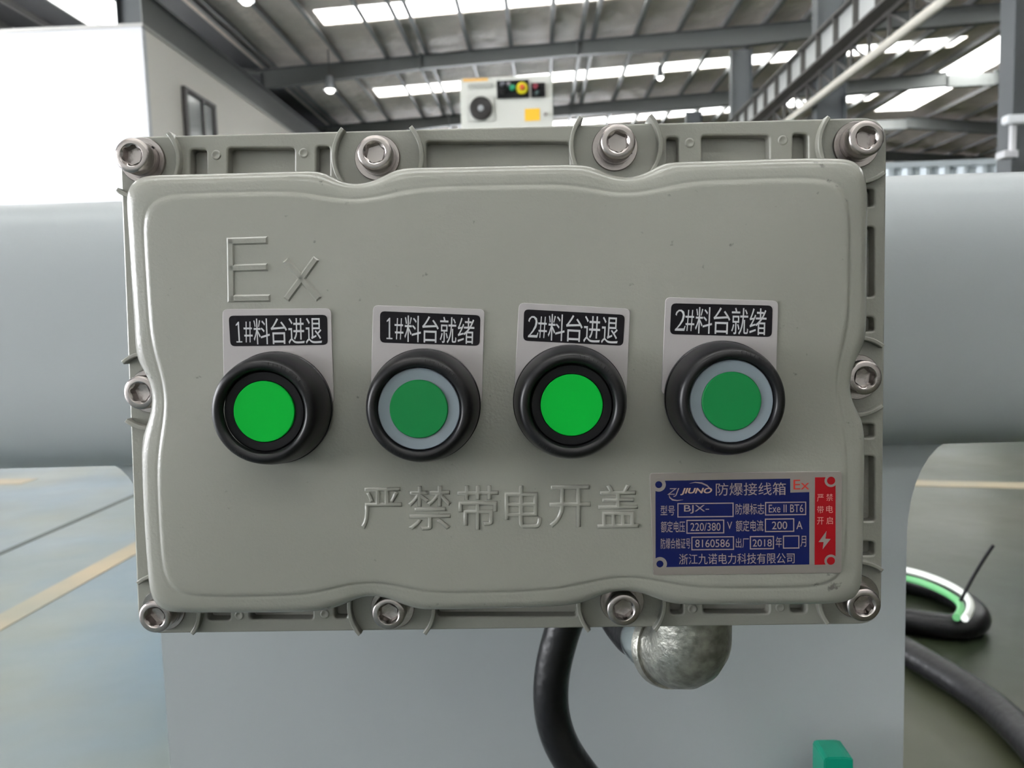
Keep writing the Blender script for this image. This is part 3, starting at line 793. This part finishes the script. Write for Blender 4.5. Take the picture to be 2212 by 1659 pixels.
ntext('防爆标志', 1000, 392, 1310, 510); nframe(1320, 374, 1766, 520); ntext('Exe II BT6', 1360, 402, 1735, 488)
ntext('额定电压', 190, 582, 450, 704); nframe(466, 568, 876, 718); ntext('220/380', 510, 602, 836, 688); ntext('V', 908, 588, 962, 668)
ntext('额定电流', 1003, 572, 1300, 694); nframe(1318, 554, 1636, 700); ntext('200', 1395, 586, 1560, 670); ntext('A', 1660, 582, 1726, 668)
ntext('防爆合格证号', 188, 768, 508, 882); nframe(520, 750, 982, 898); ntext('8160586', 562, 782, 936, 866)
ntext('出厂', 1002, 762, 1142, 872); nframe(1155, 744, 1416, 888); ntext('2018', 1185, 780, 1392, 858); ntext('年', 1435, 752, 1502, 866); nframe(1514, 738, 1692, 880); ntext('月', 1704, 742, 1766, 860)
ntext('浙江九诺电力科技有限公司', 385, 938, 1640, 1052)
M_rlet = mat('red plate lettering', (.55, .28, .25), .5)
for ch, x, y in (('严', 1885, 290), ('禁', 1985, 284), ('带', 1885, 418), ('电', 1985, 412), ('开', 1885, 540), ('启', 1985, 536)):
    ntext(ch, x, y, x+70, y+78, M_rlet, 'red_field_lettering', thin=-.01)
link('lightning_bolt', fill([[nb_(*p, z1) for p in ((1987, 688), (1900, 808), (1955, 808), (1945, 886), (2032, 774), (1975, 772))]], z2-.02*mm, .06*mm, M_alu), pl)

# --- conduit elbow under the box
def box_world(p): return BOX @ Vector(p)
zel = -62*mm
eb = Vector((*bp(1494, 1352, zel), zel))
dirl = (Vector((*bp(1380, 1368, -.112), -.112))-Vector((*bp(1492, 1398, zel), zel))).normalized()
R1 = 20.5*mm
e0 = eb+Vector((0, .035, 0)); e1 = eb+Vector((0, -.004, 0)); e2 = eb+Vector((0, -.0155, 0))
pts = [e0, e0*.5+e1*.5, e1]
cen = eb+Vector((0, -.004, 0))+dirl*.014
for i in range(1, 9):
    a = i/8*PI/2
    pts.append(cen-dirl*.014*math.cos(a)+Vector((0, -1, 0))*.0105*math.sin(a))
last = pts[-1]; pts += [last+dirl*.003, last+dirl*.007]
cu_pts = [tuple(p) for p in pts]
elb = link('conduit_elbow', tube(cu_pts, R1, M_zinc, 8), bx)
def along(pos, d, prof, seg, m, smooth=35):
    me = MB().lathe(prof, seg=seg).mesh(m, smooth)
    me.transform(Matrix.Translation(pos) @ d.to_track_quat('Z', 'Y').to_matrix().to_4x4()); return me
endp = last+dirl*.005
link('elbow_collar', along(endp, dirl, [(R1*.8, 0), (R1*1.06, .0), (R1*1.08, .002), (R1*1.08, .006), (R1, .0075), (R1*.6, .0075)], 40, M_zinc), elb)
link('hex_nut', along(endp+dirl*.0075, dirl, [(.006, 0), (R1*.98, 0), (R1*1.0, .001), (R1*1.0, .010), (R1*.94, .0115), (.006, .0115)], 6, M_zinc2, 20), elb)
link('gland', along(endp+dirl*.019, dirl, [(.006, 0), (R1*.75, 0), (R1*.75, .008), (R1*.66, .016), (.011, .018)], 32, M_zinc2), elb)

# --- cable hanging from the gland
g0 = BOX @ (endp+dirl*.035); gd_ = (BOX.to_3x3() @ dirl).normalized()
CR = .0123
YCB = g0.y+.035
def cpx(px, py, y): return onp(px, py, 'y', y)
YH = .522
cpts = [g0+gd_*.002, g0+gd_*.015, cpx(1318, 1300, YH-.006), cpx(1285, 1275, YH), cpx(1250, 1285, YH), cpx(1225, 1330, YH), cpx(1204, 1395, YH), cpx(1188, 1470, YH), cpx(1190, 1545, YH), cpx(1212, 1615, YH), cpx(1258, 1680, YH), cpx(1330, 1760, YH), cpx(1400, 1900, YH)]
e = cpts[-1]; cpts += [Vector((e.x+.02, e.y, .2)), Vector((e.x+.05, e.y-.02, .03)), Vector((e.x+.2, e.y-.06, CR)), Vector((e.x+.4, e.y-.08, CR))]
tag(link('hanging_cable', tube(cpts, CR, M_rubber, 10)), 'thick black rubber cable hanging below the control box in front of the pedestal', 'cable')

# --- teal plastic block on the pedestal
tb = onp(1812, 1637, 'y', .555)
e = tag(empty('valve_handle', (tb.x, PY, tb.z)), 'teal green plastic handle at the bottom edge in front of the pedestal', 'handle')
link('grip', MB().prism([(-.0105, -.10), (.0125, -.10), (.0105, -.001), (.006, 0), (-.0085, 0), (-.0105, -.002)], -.045, -.02, 'y').mesh(M_teal, bevel=.0008), e)
me = MB().lathe([(.005, -.0), (.005, .03)], seg=16).mesh(M_steel, 40); me.transform(Matrix.Rotation(PI/2, 4, 'X')); me.transform(Matrix.Translation((0, 0, -.07)))
link('spindle', me, e)

# --- cables on the floor at right
def fpx(px, py, z): return onp(px, py, 'z', z)
RF = .026
loop = [(1880, 1238), (1960, 1255), (2030, 1272), (2085, 1300), (2115, 1330), (2110, 1350), (2060, 1356), (1990, 1346), (1930, 1335), (1860, 1330), (1800, 1310), (1800, 1265)]
tag(link('coiled_cable', tube([fpx(x, y, RF) for x, y in loop], RF, M_rubber, 8, True)), 'thick black cable lying in a loop on the floor beside the pedestal', 'cable')
sec = [(1800, 1330), (1900, 1375), (1975, 1416), (2050, 1462), (2120, 1505), (2190, 1565), (2260, 1640), (2330, 1740)]
tag(link('floor_cable', tube([fpx(x, y, RF) for x, y in sec], RF, M_rubber, 8)), 'thick black cable running diagonally over the floor towards the corner', 'cable')
ww = [(1900, 1222), (1965, 1231), (2030, 1252), (2078, 1278), (2100, 1299), (2097, 1322), (2084, 1336)]
tag(link('white_wire', tube([fpx(x, y, RF*2+.010) for x, y in ww], .0075, M_wwire, 8)), 'white wire bent over the looped black cable', 'wire')
gw = [(1900, 1240), (1965, 1248), (2020, 1268), (2060, 1290), (2078, 1306), (2077, 1320), (2066, 1334)]
tag(link('green_wire', tube([fpx(x, y, RF*2+.004) for x, y in gw], .0075, M_gwire, 8)), 'green wire beside the white one on the looped cable', 'wire')
t0_ = fpx(2081, 1287, RF*2+.025); t1_ = onp(2146, 1178, 'y', t0_.y-.02)
tag(link('cable_tie', tube([t0_-(t1_-t0_)*.1, t0_, (t0_+t1_)/2+Vector((0, .01, 0)), t1_], .0035, M_blackm, 6)), 'thin dark cable tie tail sticking up from the looped cable', 'cable tie')
